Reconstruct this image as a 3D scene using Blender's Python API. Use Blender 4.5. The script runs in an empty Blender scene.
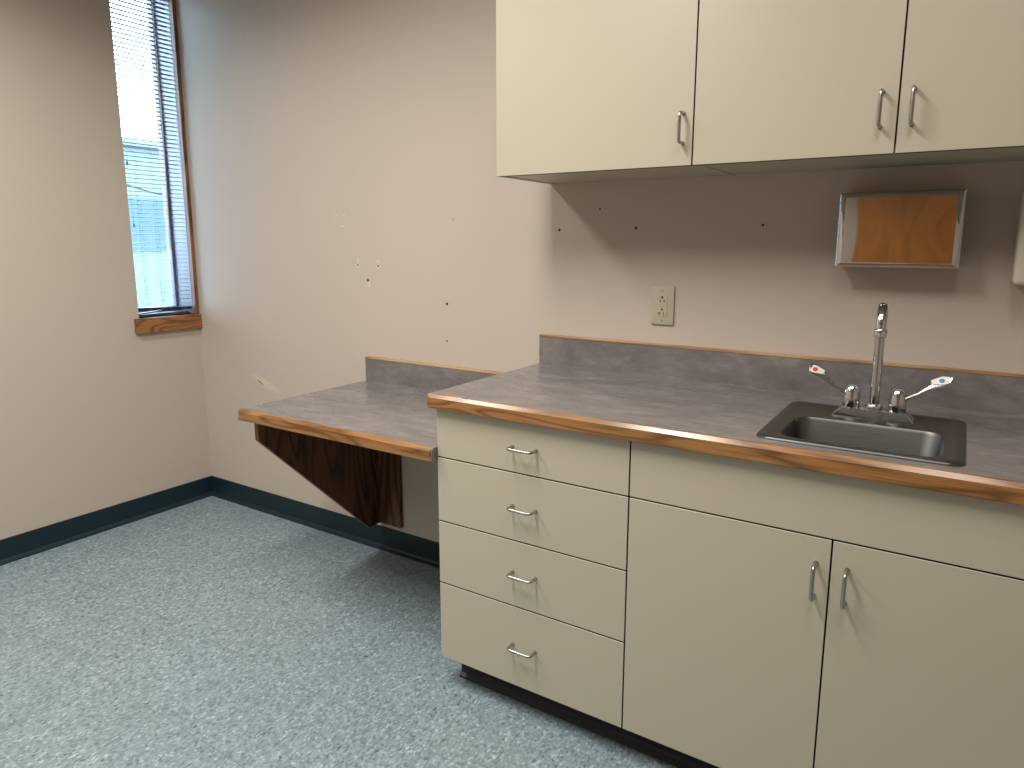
import bpy, bmesh, math, random
from mathutils import Vector, Matrix
random.seed(4)
S = bpy.context.scene
C = S.collection
PI = math.pi

# ------------------------------------------------------------------ measured room
W = 2.0578           # left wall at x = -W ; long wall with the counter at y = 0
H = 0.914            # worktop height
HD = 0.7567          # desk height
CEIL = 2.69
XR = 2.60            # right wall
YF = -4.2           # wall behind the camera
CD = 0.617           # front of base cabinet doors
UD = 0.327           # front of wall cabinet doors
UZ = 1.534           # underside of wall cabinets
ZB = 0.0999          # underside of base cabinets

# ------------------------------------------------------------------ node helpers
def lin(r, g, b):
    f = lambda c: (c/255/12.92) if c/255 <= .04045 else ((c/255+.055)/1.055)**2.4
    return (f(r), f(g), f(b), 1)

class N:
    def __init__(s, name):
        s.m = bpy.data.materials.new(name); s.m.use_nodes = True
        s.t = s.m.node_tree; s.n = s.t.nodes; s.l = s.t.links
        s.b = s.n['Principled BSDF']; s.out = s.n['Material Output']
    def new(s, typ, **kw):
        o = s.n.new(typ)
        for k, v in kw.items(): setattr(o, k, v)
        return o
    def put(s, sock, v):
        if isinstance(v, bpy.types.NodeSocket): s.l.new(v, sock)
        else: sock.default_value = v
    def coord(s, scale=(1,1,1), loc=(0,0,0), rot=(0,0,0), src=None):
        if src is None: src = s.new('ShaderNodeTexCoord').outputs['Object']
        mp = s.new('ShaderNodeMapping')
        mp.inputs['Scale'].default_value = scale; mp.inputs['Location'].default_value = loc
        mp.inputs['Rotation'].default_value = rot
        s.l.new(src, mp.inputs['Vector']); return mp.outputs[0]
    def noise(s, vec, scale, detail=3, rough=.5, dist=0):
        o = s.new('ShaderNodeTexNoise'); s.put(o.inputs['Vector'], vec)
        o.inputs['Scale'].default_value = scale; o.inputs['Detail'].default_value = detail
        o.inputs['Roughness'].default_value = rough; o.inputs['Distortion'].default_value = dist
        return o.outputs['Fac']
    def math(s, op, a, b=0.0, c=None, clamp=False):
        o = s.new('ShaderNodeMath', operation=op, use_clamp=clamp)
        s.put(o.inputs[0], a); s.put(o.inputs[1], b)
        if c is not None: s.put(o.inputs[2], c)
        return o.outputs[0]
    def ramp(s, fac, stops, interp='LINEAR'):
        o = s.new('ShaderNodeValToRGB'); r = o.color_ramp; r.interpolation = interp
        while len(r.elements) > 1: r.elements.remove(r.elements[-1])
        r.elements[0].position = stops[0][0]; r.elements[0].color = stops[0][1]
        for p, c in stops[1:]:
            e = r.elements.new(p); e.color = c
        s.put(o.inputs[0], fac); return o.outputs[0]
    def mix(s, fac, a, b, mode='MIX'):
        o = s.new('ShaderNodeMix', data_type='RGBA', blend_type=mode)
        s.put(o.inputs[0], fac); s.put(o.inputs[6], a); s.put(o.inputs[7], b)
        return o.outputs[2]
    def bump(s, h, strength=.2, dist=.001):
        o = s.new('ShaderNodeBump'); o.inputs['Strength'].default_value = strength
        o.inputs['Distance'].default_value = dist
        s.put(o.inputs['Height'], h); s.l.new(o.outputs[0], s.b.inputs['Normal'])
    def done(s, col=None, rough=.5, metal=0, spec=.5):
        if col is not None: s.put(s.b.inputs['Base Color'], col)
        s.put(s.b.inputs['Roughness'], rough); s.b.inputs['Metallic'].default_value = metal
        s.b.inputs['Specular IOR Level'].default_value = spec
        return s.m

def g(v): return (v, v, v, 1)

def mat_plain(name, rgb, rough=.5, metal=0, spec=.5, var=.04, scale=6, bump=0):
    n = N(name); v = n.coord()
    f = n.noise(v, scale, 4)
    c = n.mix(f, tuple(x*(1-var) for x in lin(*rgb)[:3])+(1,), tuple(min(1, x*(1+var)) for x in lin(*rgb)[:3])+(1,))
    if bump: n.bump(n.noise(v, 220, 3), bump, .0006)
    return n.done(c, rough, metal, spec)

def mat_wall(name, rgb, holes=(), scuffs=()):
    n = N(name)
    co = n.new('ShaderNodeTexCoord').outputs['Object']
    v = n.coord(src=co)
    big = n.noise(v, 1.3, 3); base = lin(*rgb)
    c = n.mix(big, tuple(x*.97 for x in base[:3])+(1,), tuple(min(1, x*1.03) for x in base[:3])+(1,))
    sp = n.noise(v, 34, 2)
    c = n.mix(n.math('GREATER_THAN', sp, .80), c, tuple(x*.8 for x in base[:3])+(1,))
    if holes or scuffs:
        sep = n.new('ShaderNodeSeparateXYZ'); n.l.new(co, sep.inputs[0])
        X, Z = sep.outputs[0], sep.outputs[2]
        def ell(x, z, rx, rz, ang=0):
            dx = n.math('SUBTRACT', X, x); dz = n.math('SUBTRACT', Z, z)
            ca, sa = math.cos(ang), math.sin(ang)
            u = n.math('ADD', n.math('MULTIPLY', dx, ca), n.math('MULTIPLY', dz, sa))
            w = n.math('SUBTRACT', n.math('MULTIPLY', dz, ca), n.math('MULTIPLY', dx, sa))
            u = n.math('DIVIDE', u, rx); w = n.math('DIVIDE', w, rz)
            return n.math('ADD', n.math('MULTIPLY', u, u), n.math('MULTIPLY', w, w))
        for (x, z, rx, rz, a, col, soft) in scuffs:
            d = n.math('ADD', ell(x, z, rx, rz, a), n.math('MULTIPLY', n.math('SUBTRACT', n.noise(v, 60, 3), .5), 1.2))
            f = n.math('MULTIPLY', n.math('SUBTRACT', 1.0, d, clamp=True), soft, clamp=True)
            c = n.mix(f, c, lin(*col))
        for (x, z, r, col, ring) in holes:
            r *= .75; d = ell(x, z, r, r*1.1)
            if ring: c = n.mix(n.math('LESS_THAN', ell(x, z-r*.5, r*2.0, r*2.4), 1.0), c, lin(212, 201, 188))
            c = n.mix(n.math('LESS_THAN', d, 1.0), c, lin(*col))
    n.bump(n.noise(v, 260, 3), .12, .0006)
    return n.done(c, .62, 0, .35)

def mat_wood(name, dark, light, axis='x', rings=7, stretch=1.6, across=14, rough=.42, pores=.35, seed=0, spec=.4):
    n = N(name); co = n.new('ShaderNodeTexCoord').outputs['Object']
    def sc(a, b):
        return (a, b, b) if axis == 'x' else (b, b, a) if axis == 'z' else (b, a, b)
    v = n.coord(sc(stretch, across), (seed*3.1, seed*1.7, seed*2.3), src=co)
    f = n.noise(v, 1.0, 1.5, .4, .35)
    r = n.math('PINGPONG', n.math('MULTIPLY', f, rings), .5)
    r = n.math('MULTIPLY', r, 2.0)
    c = n.ramp(r, [(0, lin(*dark)), (.28, lin(*[(a*.45+b*.55) for a, b in zip(dark, light)])), (.6, lin(*light)), (1, lin(*[min(255, x*1.05) for x in light]))])
    p = n.noise(n.coord(sc(9, 420), src=co), 1.0, 3, .6)
    c = n.mix(n.math('MULTIPLY', n.math('SUBTRACT', p, .48, clamp=True), pores*4, clamp=True), c, lin(*[x*.72 for x in dark]))
    b = n.noise(n.coord(sc(1.1, 5), (seed, 4, 2), src=co), 1.0, 2)
    c = n.mix(n.math('MULTIPLY', b, .35), c, lin(*[(a+b2)/2 for a, b2 in zip(dark, light)]))
    n.bump(p, .15, .0005)
    return n.done(c, rough, 0, spec)

def mat_floor():
    n = N('speckled_vinyl_tile'); co = n.new('ShaderNodeTexCoord').outputs['Object']
    sep = n.new('ShaderNodeSeparateXYZ'); n.l.new(co, sep.inputs[0])
    TX = n.math('DIVIDE', n.math('SUBTRACT', sep.outputs[0], .03), .305)
    TY = n.math('DIVIDE', n.math('ADD', sep.outputs[1], 1.155), .305)
    cell = n.new('ShaderNodeCombineXYZ')
    n.l.new(n.math('FLOOR', TX), cell.inputs[0]); n.l.new(n.math('FLOOR', TY), cell.inputs[1])
    wn = n.new('ShaderNodeTexWhiteNoise', noise_dimensions='3D'); n.l.new(cell.outputs[0], wn.inputs['Vector'])
    def chips(scale, stretch, rot):
        d = n.noise(n.coord(src=co), 90, 2)
        w = n.new('ShaderNodeVectorMath', operation='ADD')
        n.l.new(co, w.inputs[0])
        sc = n.new('ShaderNodeVectorMath', operation='SCALE'); n.l.new(wn.outputs['Color'], sc.inputs[0]); sc.inputs['Scale'].default_value = 3
        n.l.new(sc.outputs[0], w.inputs[1])
        v = n.coord((scale, scale*stretch, scale), rot=(0, 0, rot), src=w.outputs[0])
        vd = n.new('ShaderNodeTexNoise'); n.l.new(v, vd.inputs['Vector']); vd.inputs['Scale'].default_value = 1.3
        ad = n.new('ShaderNodeMix', data_type='VECTOR'); ad.inputs[0].default_value = .35
        n.l.new(v, ad.inputs[4]); n.l.new(vd.outputs['Color'], ad.inputs[5])
        o = n.new('ShaderNodeTexVoronoi'); n.l.new(ad.outputs[1], o.inputs['Vector']); o.inputs['Scale'].default_value = 1.0
        s2 = n.new('ShaderNodeSeparateColor'); n.l.new(o.outputs['Color'], s2.inputs[0])
        return s2.outputs[0]
    a = chips(300, .6, .5); b = chips(240, .6, -.9)
    base = n.ramp(a, [(0, lin(85, 102, 106)), (.12, lin(114, 132, 137)), (.32, lin(127, 144, 150)), (.60, lin(137, 153, 159)), (.80, lin(155, 169, 174)), (.95, lin(184, 196, 198))], 'CONSTANT')
    base2 = n.ramp(b, [(0, lin(77, 95, 100)), (.07, lin(119, 136, 142)), (.5, lin(133, 149, 155)), (.88, lin(163, 177, 182))], 'CONSTANT')
    c = n.mix(.42, base, base2)
    t = n.math('ADD', n.math('MULTIPLY', wn.outputs['Value'], .05), .96)
    cl = n.noise(n.coord(src=co), 3.2, 3)
    t = n.math('MULTIPLY', t, n.math('ADD', n.math('MULTIPLY', cl, .14), .93))
    gm = n.new('ShaderNodeCombineColor')
    for i in range(3): n.l.new(t, gm.inputs[i])
    c = n.mix(1.0, c, gm.outputs[0], 'MULTIPLY')
    def seam(T):
        fr = n.math('FRACT', T); d = n.math('MINIMUM', fr, n.math('SUBTRACT', 1.0, fr))
        return n.math('LESS_THAN', d, .0034)
    sm = n.math('MAXIMUM', seam(TX), seam(TY))
    c = n.mix(n.math('MULTIPLY', sm, .36), c, lin(60, 74, 74))
    n.bump(a, .08, .0005)
    return n.done(c, n.math('ADD', n.math('MULTIPLY', b, .12), .33), 0, .45)

def mat_laminate():
    n = N('slate_grey_laminate'); co = n.new('ShaderNodeTexCoord').outputs['Object']
    f = n.noise(n.coord((5, 13, 9), src=co), 1, 6, .62, .9)
    f2 = n.noise(n.coord((30, 70, 60), src=co), 1, 4, .6, .4)
    k = n.math('ADD', n.math('MULTIPLY', f, .7), n.math('MULTIPLY', f2, .3))
    c = n.ramp(k, [(.34, lin(98, 93, 94)), (.48, lin(112, 107, 107)), (.58, lin(124, 118, 117)), (.70, lin(145, 138, 135))])
    return n.done(c, .24, 0, 1.0)

def mat_metal(name, rgb, rough, brushed=0, metal=1):
    n = N(name); v = n.coord((3, 60, 60) if brushed else (1, 1, 1))
    f = n.noise(v, 8 if brushed else 14, 3)
    n.done(lin(*rgb), n.math('ADD', n.math('MULTIPLY', f, rough*.5), rough*.75), metal)
    return n.m

M = {}
holes = [(-1.016, 1.459, .005, (150, 135, 120), 1), (-.975, 1.4545, .004, (160, 145, 130), 1), (-1.0245, 1.427, .003, (185, 170, 155), 1), (-.983, 1.4134, .005, (150, 138, 122), 1),
         (-.903, 1.264, .004, (190, 175, 158), 1), (-.904, 1.2435, .0055, (60, 50, 40), 1), (-.789, 1.262, .004, (190, 175, 158), 1), (-.7896, 1.2416, .0055, (50, 42, 34), 1),
         (-.8495, 1.181, .0085, (66, 54, 44), 0), (-.846, 1.168, .006, (200, 190, 172), 1),
         (-.431, 1.1027, .0075, (52, 40, 30), 0), (-.434, .9576, .005, (70, 56, 44), 0), (-.395, 1.425, .004, (150, 136, 120), 0),
         (.2184, 1.4478, .0045, (70, 52, 40), 0), (.3483, 1.3851, .006, (45, 34, 26), 0), (.7461, 1.3902, .005, (60, 46, 36), 0),
         (.066, 1.3808, .006, (40, 34, 28), 0)]
scuffs = [(-1.56, .662, .13, .026, -.30, (206, 197, 177), 1.2), (-1.60, .665, .03, .005, -.45, (120, 106, 88), 1.5)]
WALL = (193, 181, 168)
M['wall'] = mat_wall('wall_paint', WALL, holes, scuffs)
M['wall2'] = mat_wall('side_wall_paint', WALL)
M['ceiling'] = mat_plain('ceiling_tile', (205, 203, 198), .8, bump=.4)
M['floor'] = mat_floor()
M['laminate'] = mat_laminate()
M['cab'] = mat_plain('almond_laminate', (186, 178, 158), .38, 0, .45, .015, 3)
M['cabdark'] = mat_plain('dark_edge_band', (58, 45, 37), .6)
M['oak'] = mat_wood('oak_edge', (104, 68, 35), (160, 113, 64), 'x', 6, 2.4, 22, .24, .6, seed=1, spec=.6)
M['oakcap'] = mat_wood('oak_cap', (140, 104, 66), (192, 158, 114), 'x', 4, 1.6, 20, seed=2)
M['oaksill'] = mat_wood('oak_sill', (104, 66, 36), (160, 110, 66), 'y', 6, 3, 20, seed=3)
M['oakjamb'] = mat_wood('oak_jamb', (88, 54, 30), (150, 102, 62), 'z', 5, 1.5, 24, seed=4)
M['walnut'] = mat_wood('dark_stained_oak', (50, 30, 19), (112, 73, 48), 'z', 8, 1.3, 9, .4, .45, seed=5)
M['oakdoor'] = mat_wood('oak_door', (168, 104, 46), (196, 128, 62), 'z', 4, .5, 9, seed=6)
M['base'] = mat_plain('teal_rubber', (21, 42, 50), .42, 0, .35, .06)
M['toe'] = mat_plain('black_rubber', (11, 15, 17), .5)
M['chrome'] = mat_metal('chrome', (205, 205, 208), .09)
M['lever'] = mat_metal('chrome_lever', (190, 188, 186), .22)
M['polished'] = mat_metal('polished_steel', (200, 198, 196), .05)
M['nickel'] = mat_metal('satin_nickel', (176, 172, 166), .30)
M['steel'] = mat_metal('brushed_steel', (106, 106, 103), .42, 1)
M['dark'] = mat_plain('dark_slot', (22, 20, 18), .6)
M['plate'] = mat_plain('almond_plastic', (186, 178, 158), .35)
M['white'] = mat_plain('white_plastic', (226, 224, 218), .4)
M['soap'] = mat_plain('off_white_plastic', (206, 198, 182), .4)
M['slat'] = mat_plain('blind_slat', (124, 126, 140), .4, 0, .4, .01)
M['railm'] = mat_plain('navy_rail', (20, 22, 36), .4)
M['cordm'] = mat_plain('cord', (176, 178, 184), .8)
M['alu'] = mat_plain('painted_frame', (132, 129, 146), .3)
M['red'] = mat_plain('red_index', (188, 56, 52), .4)
M['blue'] = mat_plain('blue_index', (44, 96, 168), .4)
M['grey'] = mat_plain('light_index_plate', (222, 218, 212), .4)
M['bwall'] = mat_plain('pale_cladding', (90, 97, 96), .7)
M['bblue'] = mat_plain('blue_cladding', (50, 72, 83), .6)
M['pave'] = mat_plain('pale_concrete', (88, 94, 93), .9)

n = N('window_glass')
tr = n.new('ShaderNodeBsdfTransparent'); tr.inputs[0].default_value = (.93, .97, .98, 1)
gl = n.new('ShaderNodeBsdfGlossy'); gl.inputs['Roughness'].default_value = .02
fr = n.new('ShaderNodeFresnel'); mx = n.new('ShaderNodeMixShader')
n.l.new(n.math('MULTIPLY', fr.outputs[0], .8), mx.inputs[0]); n.l.new(tr.outputs[0], mx.inputs[1]); n.l.new(gl.outputs[0], mx.inputs[2])
n.l.new(mx.outputs[0], n.out.inputs[0]); M['glass'] = n.m
n = N('lit_diffuser'); n.done(g(.9), .5)
n.b.inputs['Emission Color'].default_value = (1, .93, .82, 1); n.b.inputs['Emission Strength'].default_value = .5
M['lens'] = n.m

# ------------------------------------------------------------------ mesh helpers
def bx(bm, x0, x1, y0, y1, z0, z1, bev=0, seg=2):
    r = bmesh.ops.create_cube(bm, size=1)
    for v in r['verts']:
        v.co = Vector(((x0+x1)/2+v.co.x*(x1-x0), (y0+y1)/2+v.co.y*(y1-y0), (z0+z1)/2+v.co.z*(z1-z0)))
    if bev:
        es = list({e for v in r['verts'] for e in v.link_edges})
        bmesh.ops.bevel(bm, geom=es, offset=bev, segments=seg, affect='EDGES', profile=.5)

def tube(bm, pts, r, seg=10, cap=True):
    pts = [Vector(p) for p in pts]; rings = []
    rr = r if isinstance(r, (list, tuple)) else [r]*len(pts)
    t0 = (pts[1]-pts[0]).normalized()
    up = Vector((0, 0, 1)) if abs(t0.z) < .9 else Vector((0, 1, 0))
    nrm = (up - t0*up.dot(t0)).normalized()
    for i, p in enumerate(pts):
        t = (pts[min(i+1, len(pts)-1)]-pts[max(i-1, 0)]).normalized()
        nrm = (nrm - t*nrm.dot(t)).normalized(); bn = t.cross(nrm)
        rings.append([bm.verts.new(p+(nrm*math.cos(a)+bn*math.sin(a))*rr[i]) for a in (2*PI*k/seg for k in range(seg))])
    for a, b in zip(rings, rings[1:]):
        for k in range(seg): bm.faces.new((a[k], a[(k+1) % seg], b[(k+1) % seg], b[k]))
    if cap: bm.faces.new(rings[0][::-1]); bm.faces.new(rings[-1])

def lathe(bm, c, prof, seg=24, ax=None):
    """prof: (radius, height) from bottom to top round the vertical through c"""
    rings = []
    for r, z in prof:
        rings.append([bm.verts.new(Vector(c)+Vector((r*math.cos(a), r*math.sin(a), z))) for a in (2*PI*k/seg for k in range(seg))])
    for a, b in zip(rings, rings[1:]):
        for k in range(seg): bm.faces.new((a[k], a[(k+1) % seg], b[(k+1) % seg], b[k]))
    bm.faces.new(rings[0][::-1]); bm.faces.new(rings[-1])

def prism(bm, poly, axis, a, b):
    """poly in the two other axes (in order), extruded along axis from a to b"""
    def P(u, v, w):
        return {'x': (w, u, v), 'y': (u, w, v), 'z': (u, v, w)}[axis]
    A = [bm.verts.new(P(u, v, a)) for u, v in poly]; B = [bm.verts.new(P(u, v, b)) for u, v in poly]
    k = len(poly)
    fs = [bm.faces.new(A), bm.faces.new(B[::-1])]
    for i in range(k): fs.append(bm.faces.new((A[i], B[i], B[(i+1) % k], A[(i+1) % k])))
    bmesh.ops.recalc_face_normals(bm, faces=fs)

def bez(p0, p1, p2, n=6):
    p0, p1, p2 = map(Vector, (p0, p1, p2))
    return [p0*(1-t)**2+p1*2*t*(1-t)+p2*t*t for t in (i/n for i in range(n+1))]

def obj(name, bm, mat, parent=None, smooth=False, label=None):
    """link bm (in world coordinates) as one mesh, relative to its parent's place"""
    bmesh.ops.recalc_face_normals(bm, faces=bm.faces)
    me = bpy.data.meshes.new(name)
    if parent is not None:
        off = Vector((0, 0, 0)); q = parent
        while q is not None: off += q.location; q = q.parent
        for v in bm.verts: v.co -= off
    bm.to_mesh(me); bm.free()
    for p in me.polygons: p.use_smooth = smooth
    o = bpy.data.objects.new(name, me); C.objects.link(o); me.materials.append(mat)
    if smooth:
        me.set_sharp_from_angle(angle=math.radians(38))
    if parent is not None: o.parent = parent
    if label: o['label'] = label
    return o

def thing(name, label, cat, loc=(0, 0, 0), group=None):
    o = bpy.data.objects.new(name, None); C.objects.link(o)
    o.location = loc; o.empty_display_size = .1
    o['label'] = label; o['category'] = cat
    if group: o['group'] = group
    return o

def struct(name, bm, mat, parent=None, label=None, cat=None, smooth=False):
    o = obj(name, bm, mat, parent, smooth)
    if parent is None:
        o['kind'] = 'structure'
        if label: o['label'] = label; o['category'] = cat
    return o

def box(*a, **k):
    bm = bmesh.new(); bx(bm, *a, **k); return bm

# ------------------------------------------------------------------ room shell
T = .2
OY0, OY1, OZ0, OZ1 = -.308, 0.0, .975, 2.56      # window opening
struct('floor', box(-W-T, XR+T, YF-T, T, -.1, 0), M['floor'], label='speckled teal grey vinyl tile floor', cat='floor')
struct('ceiling', box(-W-T, XR+T, YF-T, T, CEIL, CEIL+.1), M['ceiling'], label='white ceiling above the room', cat='ceiling')
struct('wall_back', box(-W-T, XR+T, 0, T, 0, CEIL), M['wall'], label='pale pink beige wall behind the counter and desk, dotted with nail holes', cat='wall')
bm = bmesh.new()
bx(bm, -W-T, -W, YF-T, OY0, 0, CEIL); bx(bm, -W-T, -W, OY0, 0, 0, OZ0); bx(bm, -W-T, -W, OY0, 0, OZ1, CEIL)
struct('wall_left', bm, M['wall2'], label='plain beige wall at left with the narrow window', cat='wall')
struct('wall_right', box(XR, XR+T, YF-T, 0, 0, CEIL), M['wall2'], label='plain beige wall at the right', cat='wall')
struct('wall_front', box(-W-T, XR+T, YF-T, YF, 0, CEIL), M['wall2'], label='plain beige wall behind the camera', cat='wall')
d = struct('door_1', box(.47, 1.67, YF, YF+.045, .005, 2.25, bev=.004), M['oakdoor'], label='oak door in the wall behind the camera', cat='door')
bm = bmesh.new(); tube(bm, [(1.56, YF+.043, 1.0), (1.56, YF+.10, 1.0)], .012); tube(bm, [(1.56, YF+.10, 1.0), (1.44, YF+.10, 1.0)], .01)
obj('door_handle', bm, M['nickel'], d, True)

def cove(y_or_x):      # profile (out from wall, height)
    return [(0, 0), (.021, 0), (.020, .004), (.011, .009), (.005, .018), (.004, .098), (.002, .1033), (0, .1033)]
bm = bmesh.new(); prism(bm, [(-a, b) for a, b in cove(0)], 'x', -W+.0, .0205)
struct('baseboard_back', bm, M['base'], label='dark teal rubber baseboard under the desk along the back wall', cat='baseboard')
bm = bmesh.new(); prism(bm, [(-W+a, b) for a, b in cove(0)], 'y', YF, -.001)
struct('baseboard_left', bm, M['base'], label='dark teal rubber baseboard along the left wall below the window', cat='baseboard')

# window: painted frame, glass, oak jamb and sill
GX = -W-.165
bm = bmesh.new()
bx(bm, -W-T, -W-.0225, OY1-.019, OY1-.0005, OZ0, OZ1)              # deep side returns
bx(bm, -W-T, -W-.058, OY0+.0005, OY0+.010, OZ0, OZ1)
bx(bm, -W-T, -W-.058, OY0+.010, OY1-.019, OZ1-.02, OZ1-.0005)
bx(bm, -W-T, -W-.058, OY0+.010, OY1-.019, OZ0+.0005, OZ0+.012)
for (a, b, c, e) in ((OY0+.010, OY0+.034, OZ0+.012, OZ1-.02), (OY1-.031, OY1-.019, OZ0+.012, OZ1-.02), (OY0+.034, OY1-.031, OZ0+.012, OZ0+.036), (OY0+.034, OY1-.031, OZ1-.045, OZ1-.02)):
    bx(bm, GX-.02, GX+.02, a, b, c, e, bev=.002, seg=1)
win = struct('window_1', bm, M['alu'], label='tall narrow window in the left wall beside the corner', cat='window')
obj('glass', box(GX-.003, GX+.003, OY0+.034, OY1-.031, OZ0+.036, OZ1-.045), M['glass'], win)
obj('jamb_board', box(-W-.022, -W+.008, OY1-.019, -.0005, OZ0, OZ1+.02, bev=.002), M['oakjamb'], win, label='oak side board')
bm = bmesh.new()
prism(bm, [(-W-.058, OZ0-.012), (-W+.001, OZ0-.012), (-W+.001, .903), (-W+.020, .903), (-W+.022, .906), (-W+.022, OZ0-.003), (-W+.018, OZ0), (-W-.058, OZ0)], 'y', -.333, -.0005)
# keep the notch of the sill out of the wall below the opening
obj('sill', bm, M['oaksill'], win, label='oak sill board')

# ------------------------------------------------------------------ blind
BX = -W-.040
bl = thing('window_blind', 'white horizontal mini blind with open slats in the narrow window', 'blind', (BX, -.17, OZ0))
bm = bmesh.new(); z = 1.032; tilt = math.radians(2)
y0, y1 = OY0+.012, -.0205
while z < 2.50:
    pr = []
    for k in range(5):
        u = (k/4-.5)*.025; pr.append((u, .0016*(1-(2*k/4-1)**2)))
    top = [bm.verts.new((BX+u*math.cos(tilt), y0, z+h+u*math.sin(tilt))) for u, h in pr]
    bot = [bm.verts.new((BX+u*math.cos(tilt), y1, z+h+u*math.sin(tilt))) for u, h in pr]
    t2 = [bm.verts.new(v.co+Vector((0, 0, -.0005))) for v in top]; b2 = [bm.verts.new(v.co+Vector((0, 0, -.0005))) for v in bot]
    for k in range(4):
        bm.faces.new((top[k], top[k+1], bot[k+1], bot[k])); bm.faces.new((t2[k], b2[k], b2[k+1], t2[k+1]))
    bm.faces.new((top[0], bot[0], b2[0], t2[0])); bm.faces.new((top[4], t2[4], b2[4], bot[4]))
    bm.faces.new(top[::-1]+t2) if False else None
    z += .0200
obj('slats', bm, M['slat'], bl)
bm = bmesh.new()
prism(bm, [(y0, 1.0115), (y1, .9995), (y1, 1.0115), (y0, 1.0235)], 'x', BX-.012, BX+.012)
obj('bottom_rail', bm, M['railm'], bl, label='dark bottom rail')
bm = bmesh.new()
prism(bm, [(y0, .990), (-.14, 1.0020), (-.14, 1.0052), (y0, .9965)], 'x', BX-.012, BX+.012)
obj('slanted_strip', bm, M['railm'], bl, label='dark strip set aslant below the rail')  # thin dark strip tilted under the bottom rail
obj('head_rail', box(BX-.014, BX+.014, y0, y1, 2.512, OZ1-.022, bev=.002), M['slat'], bl)
for yy in (-.236, -.158):
    bm = bmesh.new()
    for dx in (-.0132, .0132): tube(bm, [(BX+dx, yy, 1.01), (BX+dx, yy, 2.52)], .0007, 5)
    zz = 1.030
    while zz < 2.5:
        tube(bm, [(BX-.0132, yy, zz), (BX+.0132, yy, zz)], .0005, 4); zz += .02
    obj('ladder_cord', bm, M['cordm'], bl)
bm = bmesh.new(); tube(bm, [(BX+.019, -.098, 2.52), (BX+.019, -.100, 1.9), (BX+.020, -.112, 1.297)], .0026, 8)
obj('tilt_wand', bm, M['white'], bl, True)
bm = bmesh.new(); tube(bm, [(BX+.018, -.287, 2.52), (BX+.018, -.286, 1.9), (BX+.018, -.284, 1.70), (BX+.018, -.281, 1.50), (BX+.018, -.279, 1.415)], .0009, 5)
lc = obj('lift_cord', bm, M['cordm'], bl)
for zz, yy in ((1.70, -.284), (1.415, -.279)):
    bm = bmesh.new(); lathe(bm, (BX+.018, yy, zz-.01), [(.0015, .018), (.003, .012), (.0042, .002), (.003, 0)][::-1], 10)
    obj('tassel', bm, M['dark'], lc, True)

# ------------------------------------------------------------------ outside
struct('ground', box(-60, -W-T-.5, -20, 40, -.75, -.55), M['pave'], label='pale paved ground outside the window', cat='ground')
b = thing('building', 'pale building with a blue lower storey seen through the blind', 'building', (-17, 7, -.55))
bm = bmesh.new(); bx(bm, -20, -14, -3, 18, -.55, 3.35); obj('wall', bm, M['bwall'], b)
bm = bmesh.new(); prism(bm, [(-14, 3.35), (-13.85, 3.35), (-13.85, 3.50), (-20.1, 3.50), (-20.1, 3.35)], 'y', -3.1, 18.1); obj('roof_edge', bm, M['bwall'], b)
bm = bmesh.new(); bx(bm, -14, -13.97, -3, 18, 1.15, 2.28); obj('blue_band', bm, M['bblue'], b)
bm = bmesh.new(); tube(bm, [(-12, -9, 5.25), (-12, 4.6, 2.50), (-12, 5.2, 2.36), (-12, 5.5, 2.285), (-12, 5.75, 2.245), (-12.15, 6.1, 2.235), (-12.5, 7, 2.26), (-14, 11, 2.5)], .018, 6)
obj('cable', bm, M['dark'], b, label='thin dark overhead cable')

# ------------------------------------------------------------------ pulls
def pull(cx, y, cz, vertical, parent, proj=.030, half=.0368, r=.0043):
    k = .011
    if vertical: P = lambda s, o: (cx, y-o, cz+s)
    else: P = lambda s, o: (cx+s, y-o, cz)
    pts = [P(-half, 0), P(-half, proj*.45)] + [tuple(q) for q in bez(P(-half, proj-k), P(-half, proj), P(-half+k, proj))] \
        + [tuple(q) for q in bez(P(half-k, proj), P(half, proj), P(half, proj-k))] + [P(half, proj*.45), P(half, 0)]
    bm = bmesh.new(); tube(bm, pts, r, 10)
    for s in (-half, half):
        a = P(s, 0); b2 = P(s, .002); tube(bm, [a, b2], .0052, 12)
    return obj('handle', bm, M['nickel'], parent, True, label='satin metal wire pull')

def panel(name, x0, x1, yf, z0, z1, parent, th=.019):
    o = obj(name, box(x0, x1, yf, yf+th, z0, z1, bev=.0008, seg=1), M['cab'], parent)
    o.data.materials.append(M['cabdark'])          # fronts have a dark brown edge all round
    for p in o.data.polygons:
        if abs(p.normal.y) < .3: p.material_index = 1
    return o

GAP = .0036
def carcass(x0, x1, yf, yb, z0, z1, parent, top=True):
    """side, top, bottom and back boards"""
    bm = bmesh.new(); t = .018
    bx(bm, x0, x0+t, yf, yb, z0, z1); bx(bm, x1-t, x1, yf, yb, z0, z1)
    bx(bm, x0+t, x1-t, yf, yb, z0, z0+t)
    if top: bx(bm, x0+t, x1-t, yf, yb, z1-t, z1)
    else: bx(bm, x0+t, x1-t, yf, yf+.018, z1-.06, z1)
    bx(bm, x0+t, x1-t, yb-.01, yb, z0+t, z1-t)
    return obj('body', bm, M['cab'], parent)

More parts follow.
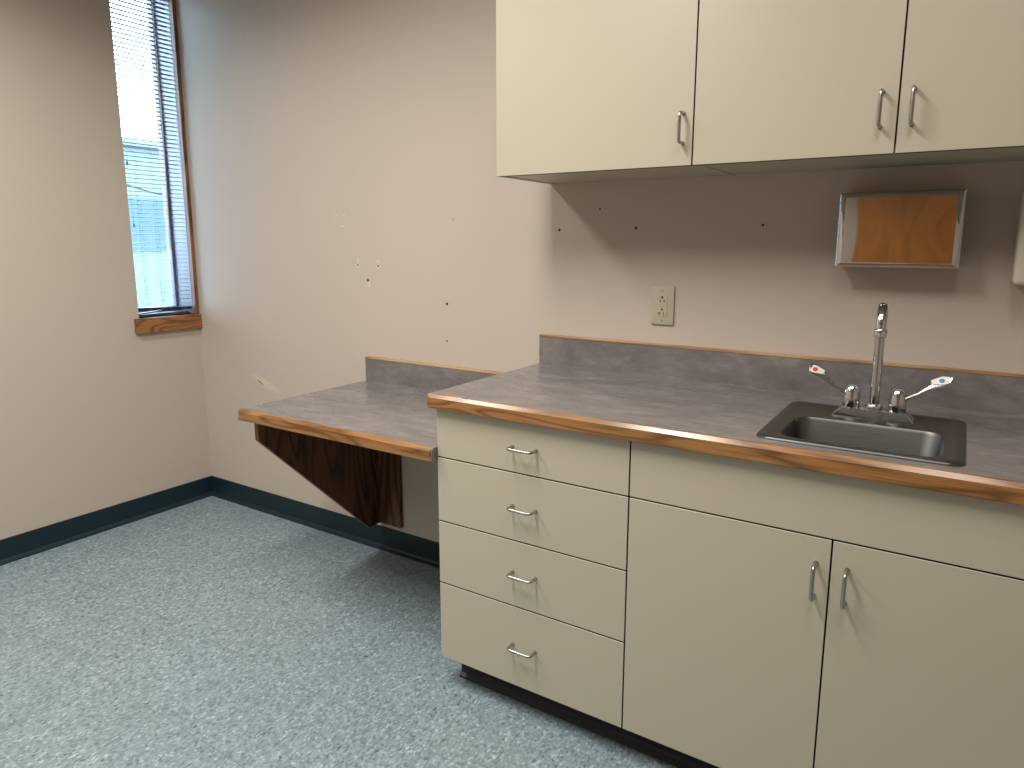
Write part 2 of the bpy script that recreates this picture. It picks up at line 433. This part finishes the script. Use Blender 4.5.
# ------------------------------------------------------------------ base cabinets
X0, X1, XK, X2 = .0202, .6173, 1.0766, 1.537
ZT = H-.0392
Z1, Z2, Z3 = .7287, .5348, .3411
cb = thing('base_cabinet', 'cream base cabinet of four drawers standing beside the lower desk', 'cabinet', ((X0+X1)/2, -.30, 0))
carcass(X0, X1, -CD+.0255, -.002, ZB, ZT, cb)
for (za, zb, zc) in ((Z1, ZT-.002, .801), (Z2, Z1, .6345), (Z3, Z2, .4425), (ZB, Z3, .2245)):
    dr = panel('drawer', X0, X1-GAP/2, -CD, za+(GAP/2 if za != ZB else 0), zb-GAP/2, cb)
    pull(.3165, -CD, zc, False, dr)
def toe(x0, x1, parent, end):
    bm = bmesh.new()
    prism(bm, [(-.537+.0, 0), (-.555, 0), (-.553, .005), (-.543, .012), (-.540, .022), (-.540, ZB-.001), (-.52, ZB-.001), (-.52, 0)], 'x', x0+end, x1)
    bx(bm, x0+end, x1, -.52, -.04, 0, ZB-.001)
    return obj('toe_kick', bm, M['toe'], parent, label='black recessed toe kick')
toe(X0, X1, cb, .018)

cs = thing('sink_cabinet', 'cream two door base cabinet under the sink', 'cabinet', ((X1+X2)/2, -.30, 0))
carcass(X1, X2, -CD+.0255, -.002, ZB, ZT, cs, False)
panel('front_panel', X1+GAP/2, X2, -CD, Z1+GAP/2, ZT-.002, cs)
dl = panel('door', X1+GAP/2, XK-GAP/2, -CD, ZB, Z1-GAP/2, cs); pull(1.0475, -CD, .6335, True, dl)
dr_ = panel('door', XK+GAP/2, X2, -CD, ZB, Z1-GAP/2, cs); pull(1.1085, -CD, .6335, True, dr_)
toe(X1, X2, cs, 0)

# ------------------------------------------------------------------ wall cabinets
U0, U1, UK, U2, UT = .030, .6378, 1.0991, 1.56, 2.30
u1 = thing('wall_cabinet', 'cream single door wall cabinet above the left end of the counter', 'cabinet', ((U0+U1)/2, -.15, UZ))
def upper(x0, x1, parent):
    bm = bmesh.new(); t = .018; yf = -UD+.0255
    bx(bm, x0, x0+t, yf, -.001, UZ, UT); bx(bm, x1-t, x1, yf, -.001, UZ, UT)
    bx(bm, x0+t, x1-t, yf, -.001, UZ+.002, UZ+.020); bx(bm, x0+t, x1-t, yf, -.001, UT-t, UT)
    bx(bm, x0+t, x1-t, -.011, -.001, UZ+.02, UT-t)
    obj('body', bm, M['cab'], parent)
upper(U0, U1, u1)
d1 = panel('door', U0, U1-GAP/2, -UD, UZ, UT, u1); pull(.611, -UD, 1.6265, True, d1)
u2 = thing('wall_cabinet', 'cream two door wall cabinet above the sink and towel dispenser', 'cabinet', ((U1+U2)/2, -.15, UZ))
upper(U1, U2, u2)
d2 = panel('door', U1+GAP/2, UK-GAP/2, -UD, UZ, UT, u2); pull(1.0655, -UD, 1.6298, True, d2)
d3 = panel('door', UK+GAP/2, U2, -UD, UZ, UT, u2); pull(1.1275, -UD, 1.6298, True, d3)

# ------------------------------------------------------------------ worktop
XE = 1.60
ct = thing('countertop', 'grey laminate worktop with oak edge above the cream base cabinets', 'countertop', (.8, -.31, ZT))
SX0, SX1, SY0, SY1 = .9305, 1.2595, -.548, -.318    # cut-out for the bowl
xs, ys = [0.0, SX0, SX1, XE], [-CD-.001, SY0, SY1, 0.0-.001]
bm = bmesh.new()
grid = {}
for i, x in enumerate(xs):
    for j, y in enumerate(ys):
        for k, z in enumerate((ZT, H)): grid[i, j, k] = bm.verts.new((x, y, z))
for i in range(3):
    for j in range(3):
        if (i, j) == (1, 1): continue
        for k in (0, 1): bm.faces.new([grid[i, j, k], grid[i+1, j, k], grid[i+1, j+1, k], grid[i, j+1, k]])
for i in range(3):
    for j in (0, 3): bm.faces.new([grid[i, j, 0], grid[i+1, j, 0], grid[i+1, j, 1], grid[i, j, 1]])
    for ii in (0, 3): bm.faces.new([grid[ii, i, 0], grid[ii, i+1, 0], grid[ii, i+1, 1], grid[ii, i, 1]])
for (a, b_) in (((1, 1), (2, 1)), ((2, 1), (2, 2)), ((2, 2), (1, 2)), ((1, 2), (1, 1))):
    bm.faces.new([grid[a[0], a[1], 0], grid[b_[0], b_[1], 0], grid[b_[0], b_[1], 1], grid[a[0], a[1], 1]])
obj('worktop', bm, M['laminate'], ct)
def oak_edge(x0, x1, yb, yf, zt, parent):
    bm = bmesh.new()
    prism(bm, [(yb, zt-.0385), (yf+.001, zt-.0385), (yf, zt-.037), (yf, zt-.0085), (yf+.0085, zt+.0004), (yb, zt+.0004)], 'x', x0, x1)
    # round the two outer upright corners
    es = [e for e in bm.edges if all(abs(v.co.y-yf) < 1e-4 for v in e.verts) and abs(e.verts[0].co.x-e.verts[1].co.x) < 1e-6]
    bmesh.ops.bevel(bm, geom=es, offset=.004, segments=2, affect='EDGES')
    return obj('edge_band', bm, M['oak'], parent, label='oak edge strip')
oak_edge(0, XE, -CD-.001, -.6372, H, ct)
bs = obj('backsplash', box(0.0, XE, -.019, -.001, H, H+.0965), M['laminate'], ct)
obj('cap_strip', box(-.001, XE, -.0205, -.001, H+.0965, H+.1035, bev=.001, seg=1), M['oakcap'], bs, label='thin oak strip')

# ------------------------------------------------------------------ wall desk
dk = thing('wall_desk', 'lower grey laminate wall desk with oak edge on a dark triangular bracket', 'desk', (-.42, -.3, HD-.038))
obj('desktop', box(-.863, .0175, -.624, -.001, HD-.038, HD), M['laminate'], dk)
oak_edge(-.863, .0165, -.624, -.6426, HD, dk)
bm = bmesh.new()
prism(bm, [(-.624, HD-.0385), (-.6415, HD-.0385), (-.6425, HD-.037), (-.6425, HD-.0095), (-.634, HD-.0005), (-.624, HD-.0005)], 'x', .0165, .0185)
obj('end_cap', bm, M['laminate'], dk, label='grey laminate end')
bs = obj('backsplash', box(-.863, .0175, -.019, -.001, HD, HD+.0965), M['laminate'], dk)
obj('cap_strip', box(-.864, .0175, -.0205, -.001, HD+.0965, HD+.1035, bev=.001, seg=1), M['oakcap'], bs, label='thin oak strip')
bm = bmesh.new()
prism(bm, [(-.602, HD-.0385), (-.602, .640), (-.082, .127), (-.0195, .127), (-.0195, HD-.0385)], 'x', -.829, -.810)
br = obj('bracket', bm, M['walnut'], dk, label='dark stained triangular wooden bracket')
obj('wall_board', box(-.829, -.690, -.0195, -.001, .127, HD-.0385, bev=.001, seg=1), M['walnut'], br, label='dark stained board fixed to the wall')

# ------------------------------------------------------------------ sink
sk = thing('sink', 'small stainless steel drop in sink in the grey worktop', 'sink', (1.095, -.38, H))
def rrect(x0, x1, y0, y1, r, z, n=7):
    out = []
    for (cx, cy, a0) in ((x1-r, y1-r, 0), (x0+r, y1-r, PI/2), (x0+r, y0+r, PI), (x1-r, y0+r, 1.5*PI)):
        for k in range(n):
            a = a0+PI/2*k/(n-1); out.append((cx+r*math.cos(a), cy+r*math.sin(a), z))
    return out
ox0, ox1, oy0, oy1 = .895, 1.293, -.586, -.176
def ins(d, z, r): return rrect(ox0+d, ox1-d, oy0+d, oy1-d, r, z)
bx0, bx1, by0, by1 = .936, 1.254, -.543, -.322
def bas(d, z, r): return rrect(bx0+d, bx1-d, by0+d, by1-d, r, z)
loops = [ins(0, H+.0005, .030), ins(.001, H+.004, .029), ins(.004, H+.0062, .027), ins(.021, H+.0062, .018), ins(.027, H+.0022, .014),
         bas(-.006, H+.0022, .046), bas(0, H+.0005, .042), bas(.004, H-.006, .040), bas(.016, H-.125, .040), bas(.024, H-.140, .040), bas(.045, H-.146, .03)]
bm = bmesh.new(); R = [[bm.verts.new(p) for p in L] for L in loops]
for a, b_ in zip(R, R[1:]):
    k = len(a)
    for i in range(k): bm.faces.new((a[i], a[(i+1) % k], b_[(i+1) % k], b_[i]))
bm.faces.new(R[-1])
obj('basin', bm, M['steel'], sk, True)
bm = bmesh.new(); lathe(bm, (1.095, -.43, H-.1455), [(.038, 0), (.040, .002), (.036, .003), (.030, .001)], 24)
obj('drain', bm, M['chrome'], sk, True, label='round chrome drain')

# ------------------------------------------------------------------ faucet
FZ = H+.0024; FX, FY = 1.0985, -.252
fc = thing('faucet', 'chrome gooseneck faucet with two wing handles behind the small sink', 'faucet', (FX, FY, FZ))
bm = bmesh.new()
lo = rrect(FX-.089, FX+.089, FY-.038, FY+.034, .004, FZ, 3); l1 = rrect(FX-.089, FX+.089, FY-.038, FY+.034, .004, FZ+.004, 3); hi = rrect(FX-.070, FX+.070, FY-.023, FY+.022, .004, FZ+.021, 3)
R = [[bm.verts.new(p) for p in L] for L in (lo, l1, hi)]
for a, b_ in zip(R, R[1:]):
    for i in range(len(a)): bm.faces.new((a[i], a[(i+1) % len(a)], b_[(i+1) % len(a)], b_[i]))
bm.faces.new(R[0][::-1]); bm.faces.new(R[-1])
obj('base_plate', bm, M['chrome'], fc, True)
bm = bmesh.new()
dx, dy = .085, -.9964
rad = .043; ztop = 1.202-.0115
cz = ztop-rad
pts = [(FX, FY, FZ+.02), (FX, FY, cz-.06), (FX, FY, cz)]
for k in range(1, 13):
    a = PI*k/12; q = rad*(1-math.cos(a)); pts.append((FX+dx*q, FY+dy*q, cz+rad*math.sin(a)))
e = pts[-1]; pts.append((e[0], e[1], cz-.006))
tube(bm, pts, .0112, 16)
sp = obj('spout', bm, M['chrome'], fc, True)
bm = bmesh.new(); lathe(bm, (FX, FY, FZ+.0205), [(.019, 0), (.0195, .003), (.0195, .011), (.017, .014), (.013, .015)], 8)
obj('spout_nut', bm, M['chrome'], sp, True)
bm = bmesh.new(); lathe(bm, (e[0], e[1], cz-.022), [(.0125, 0), (.0138, .001), (.0142, .016), (.0125, .0185)], 8)
obj('aerator', bm, M['chrome'], sp, True)
for s, tipz, cname, lab in ((-1, 1.030, 'red', 'left chrome wing handle with a red index'), (1, 1.034, 'blue', 'right chrome wing handle with a blue index')):
    hx = FX+s*.0505
    bm = bmesh.new()
    lathe(bm, (hx, FY, FZ+.0205), [(.0195, 0), (.020, .004), (.0195, .024), (.0178, .040), (.0145, .050), (.011, .054)], 10)
    h = obj('handle', bm, M['chrome'], fc, True, label=lab)
    # wing lever: rises, sweeps outward, and broadens into a blade
    bm = bmesh.new(); ring = []
    tx = .094 if s < 0 else .100
    path = [(0.008, .046, .006, .006), (.022, .053, .0055, .005), (.040, .0615, .0052, .0035), (.056, .073, .0070, .0030), (.070, .084, .0115, .0028), (.086, .0905, .0140, .0026), (tx, .0965, .0125, .0024), (tx+.006, .101, .002, .0020)]
    for (o_, zz, hw, ht) in path:
        zc = FZ+.0035+zz+.013*min(1, o_/.09); c_ = Vector((hx+s*o_, FY-.004-o_*.10, zc)); 
        wdir = Vector((s*.28, -.62, -.73)).normalized(); nd = Vector((s*.30, -.66, .69)).normalized()
        ring.append([bm.verts.new(c_+wdir*(hw*math.cos(a))+nd*(ht*math.sin(a))) for a in (2*PI*k/12 for k in range(12))])
    for a, b_ in zip(ring, ring[1:]):
        for i in range(12): bm.faces.new((a[i], a[(i+1) % 12], b_[(i+1) % 12], b_[i]))
    bm.faces.new(ring[0][::-1]); bm.faces.new(ring[-1])
    lev = obj('lever', bm, M['lever'], h, True)
    # index plate and coloured disc on the face of the blade (kept on the handle's own level)
    wdir = Vector((s*.28, -.62, -.73)).normalized(); nd = Vector((s*.30, -.66, .69)).normalized()
    cen = Vector((hx+s*.087, FY-.004-.0087, FZ+.0035+.0903+.0125)); od = Vector((s*.95, -.1, .30)).normalized()
    nn = od.cross(wdir).normalized()
    if nn.y > 0: nn = -nn
    def plate(name, poly, off, th, mat):
        bm = bmesh.new()
        A = [bm.verts.new(cen+od*u+wdir*v+nn*off) for u, v in poly]; B = [bm.verts.new(cen+od*u+wdir*v+nn*(off+th)) for u, v in poly]
        bm.faces.new(A[::-1]); bm.faces.new(B)
        for i in range(len(poly)): bm.faces.new((A[i], A[(i+1) % len(poly)], B[(i+1) % len(poly)], B[i]))
        return obj(name, bm, mat, h)
    plate('index_plate', [(-.021, -.006), (-.021, .005), (.002, .0105), (.012, .0095), (.018, -.007), (.004, -.0115)], .0030, .0014, M['grey'])
    plate('index_disc', [(.001+.0058*math.cos(2*PI*k/16), .0058*math.sin(2*PI*k/16)) for k in range(16)], .0044, .0006, M[cname])

# ------------------------------------------------------------------ towel dispenser
DX0, DX1, DZ0, DZ1, DY = .9605, 1.2430, 1.2775, 1.4675, -.10
td = thing('towel_dispenser', 'polished steel paper towel dispenser on the wall above the sink', 'dispenser', (1.1, 0, DZ0))
bm = bmesh.new()
bx(bm, DX0+.002, DX1-.002, DY+.030, -.001, DZ0+.004, DZ1-.001)
obj('body', bm, M['steel'], td)
bm = bmesh.new()
L = [[(DX0, DY+.030, DZ0), (DX1, DY+.030, DZ0), (DX1, DY+.030, DZ1), (DX0, DY+.030, DZ1)],
     [(DX0, DY+.012, DZ0), (DX1, DY+.012, DZ0), (DX1, DY+.012, DZ1), (DX0, DY+.012, DZ1)],
     [(DX0+.0015, DY+.0105, DZ0+.001), (DX1-.0015, DY+.0105, DZ0+.001), (DX1-.0015, DY+.0105, DZ1-.001), (DX0+.0015, DY+.0105, DZ1-.001)],
     [(DX0+.0145, DY+.0005, DZ0+.0095), (DX1-.0145, DY+.0005, DZ0+.0095), (DX1-.0145, DY+.0005, DZ1-.0115), (DX0+.0145, DY+.0005, DZ1-.0115)],
     [(DX0+.017, DY, DZ0+.012), (DX1-.017, DY, DZ0+.012), (DX1-.017, DY, DZ1-.014), (DX0+.017, DY, DZ1-.014)]]
R = [[bm.verts.new(p) for p in q] for q in L]
for a, b_ in zip(R, R[1:]):
    for i in range(4): bm.faces.new((a[i], a[(i+1) % 4], b_[(i+1) % 4], b_[i]))
bm.faces.new(R[0][::-1])
# the slightly bowed front sheet
nx, nz = 12, 8; q = {}
for i in range(nx+1):
    for j in range(nz+1):
        u, v = i/nx, j/nz
        bow = .0022*math.sin(PI*u)*math.sin(PI*v) + .0012*math.sin(PI*v)*math.exp(-((u-.06)/.09)**2)
        q[i, j] = bm.verts.new((DX0+.017+u*(DX1-DX0-.034), DY-bow, DZ0+.012+v*(DZ1-DZ0-.026)))
for i in range(nx):
    for j in range(nz): bm.faces.new((q[i, j], q[i+1, j], q[i+1, j+1], q[i, j+1]))
bmesh.ops.remove_doubles(bm, verts=bm.verts, dist=1e-5)
cv = obj('cover', bm, M['polished'], td, True)
bm = bmesh.new(); bx(bm, DX0+.03, DX1-.03, -.075, -.045, DZ0+.0015, DZ0+.005)
obj('towel_slot', bm, M['dark'], td, label='dark slot in the underside')

# ------------------------------------------------------------------ soap dispenser at the right edge
sd = thing('soap_dispenser', 'off white plastic soap dispenser on the wall at the right edge', 'dispenser', (1.415, 0, 1.24))
bm = bmesh.new(); bx(bm, 1.354, 1.474, -.105, -.001, 1.240, 1.47, bev=.014, seg=4); obj('housing', bm, M['soap'], sd, True)
bm = bmesh.new(); bx(bm, 1.385, 1.443, -.112, -.103, 1.262, 1.31, bev=.004, seg=2); obj('push_bar', bm, M['soap'], sd, True)

# ------------------------------------------------------------------ wall outlet
wo = thing('wall_outlet', 'almond double wall outlet above the counter backsplash', 'outlet', (.450, 0, 1.14))
OXC, OZC = .4497, 1.1412
obj('cover_plate', box(OXC-.038, OXC+.038, -.0075, -.0005, OZC-.061, OZC+.061, bev=.0025, seg=2), M['plate'], wo, True)
rc = obj('receptacle', box(OXC-.0168, OXC+.0168, -.0095, -.007, OZC-.0335, OZC+.0335, bev=.0012, seg=1), M['plate'], wo)
bm = bmesh.new()
for (px, pz, w, h_) in ((-.0065, .0150, .0026, .008), (.0065, .0150, .0026, .0095), (-.0065, -.0245, .0026, .008), (.0065, -.0245, .0026, .0095), (-.011, -.0245, .006, .0026)):
    bx(bm, OXC+px-w/2, OXC+px+w/2, -.0098, -.009, OZC+pz-h_/2, OZC+pz+h_/2)
for pz in (.0262, -.0125):
    prism(bm, [(OXC+.0032*math.cos(2*PI*k/12), OZC+pz+.0036*math.sin(2*PI*k/12)) for k in range(12)], 'y', -.0098, -.009)
obj('slots', bm, M['dark'], rc)
bm = bmesh.new(); bx(bm, OXC-.006, OXC+.006, -.0108, -.009, OZC-.0038, OZC+.0046, bev=.0008, seg=1); obj('test_button', bm, M['plate'], rc)
for pz in (.048, -.048):
    bm = bmesh.new(); prism(bm, [(OXC+.0028*math.cos(2*PI*k/12), OZC+pz+.0028*math.sin(2*PI*k/12)) for k in range(12)], 'y', -.0086, -.007)
    obj('screw', bm, M['nickel'], wo)

# ------------------------------------------------------------------ ceiling fixtures and light
LIGHTS = ((.10, -1.52, 35, 160, 'ceiling troffer light above the middle of the room'), (-1.10, -1.52, 27.5, 150, 'ceiling troffer light nearest the window'),
          (1.26, -1.60, 13, 175, 'added dim fill light at the right, built as a troffer'), (-1.10, -3.20, 20, 140, 'added fill light far behind the camera, built as a troffer'))  # last two lamps are added fill to even out brightness, not known fixtures
for (lx, ly, lw, spr, lab) in LIGHTS:
    t = thing('ceiling_light', lab, 'light', (lx, ly, CEIL), 'ceiling troffers')
    bm = bmesh.new(); a, b_ = .30, .61
    bx(bm, lx-a, lx-a+.03, ly-b_, ly+b_, CEIL-.014, CEIL-.0005); bx(bm, lx+a-.03, lx+a, ly-b_, ly+b_, CEIL-.014, CEIL-.0005)
    bx(bm, lx-a+.03, lx+a-.03, ly-b_, ly-b_+.03, CEIL-.014, CEIL-.0005); bx(bm, lx-a+.03, lx+a-.03, ly+b_-.03, ly+b_, CEIL-.014, CEIL-.0005)
    obj('frame', bm, M['white'], t)
    obj('diffuser', box(lx-a+.03, lx+a-.03, ly-b_+.03, ly+b_-.03, CEIL-.008, CEIL-.001), M['lens'], t)
    ld = bpy.data.lights.new('troffer_lamp', 'AREA'); ld.shape = 'RECTANGLE'; ld.size = .30; ld.size_y = 1.1
    ld.energy = lw; ld.color = (1, .965, .915); ld.spread = math.radians(spr)
    lo_ = bpy.data.objects.new('troffer_lamp', ld); C.objects.link(lo_); lo_.location = (lx, ly, CEIL-.02)
    lo_.parent = None

w = bpy.data.worlds.new('overcast'); S.world = w; w.use_nodes = True
bg = w.node_tree.nodes['Background']
bg.inputs[0].default_value = (.60, .80, 1.0, 1); bg.inputs[1].default_value = 18

# ------------------------------------------------------------------ camera
cam = bpy.data.cameras.new('camera'); co = bpy.data.objects.new('camera', cam); C.objects.link(co)
a, b_, c_ = (math.radians(v) for v in (80.08454, .20991, 32.16528))
rot = Matrix.Rotation(c_, 3, 'Z') @ Matrix.Rotation(a, 3, 'X') @ Matrix.Rotation(b_, 3, 'Z')
co.matrix_world = Matrix.Translation((1.25528, -2.10219, 1.33344)) @ rot.to_4x4()
cam.sensor_fit = 'HORIZONTAL'; cam.sensor_width = 36; cam.lens = 690.08*36/1024
cam.shift_x = -14.269/1024; cam.shift_y = -19.468/1024
cam.clip_start = .02; cam.clip_end = 200
S.camera = co
S.view_settings.view_transform = 'Standard'; S.view_settings.look = 'None'
S.view_settings.exposure = 0; S.view_settings.gamma = 1; S.view_settings.use_curve_mapping = False
S.cycles.max_bounces = 10; S.cycles.diffuse_bounces = 6; S.cycles.use_denoising = True
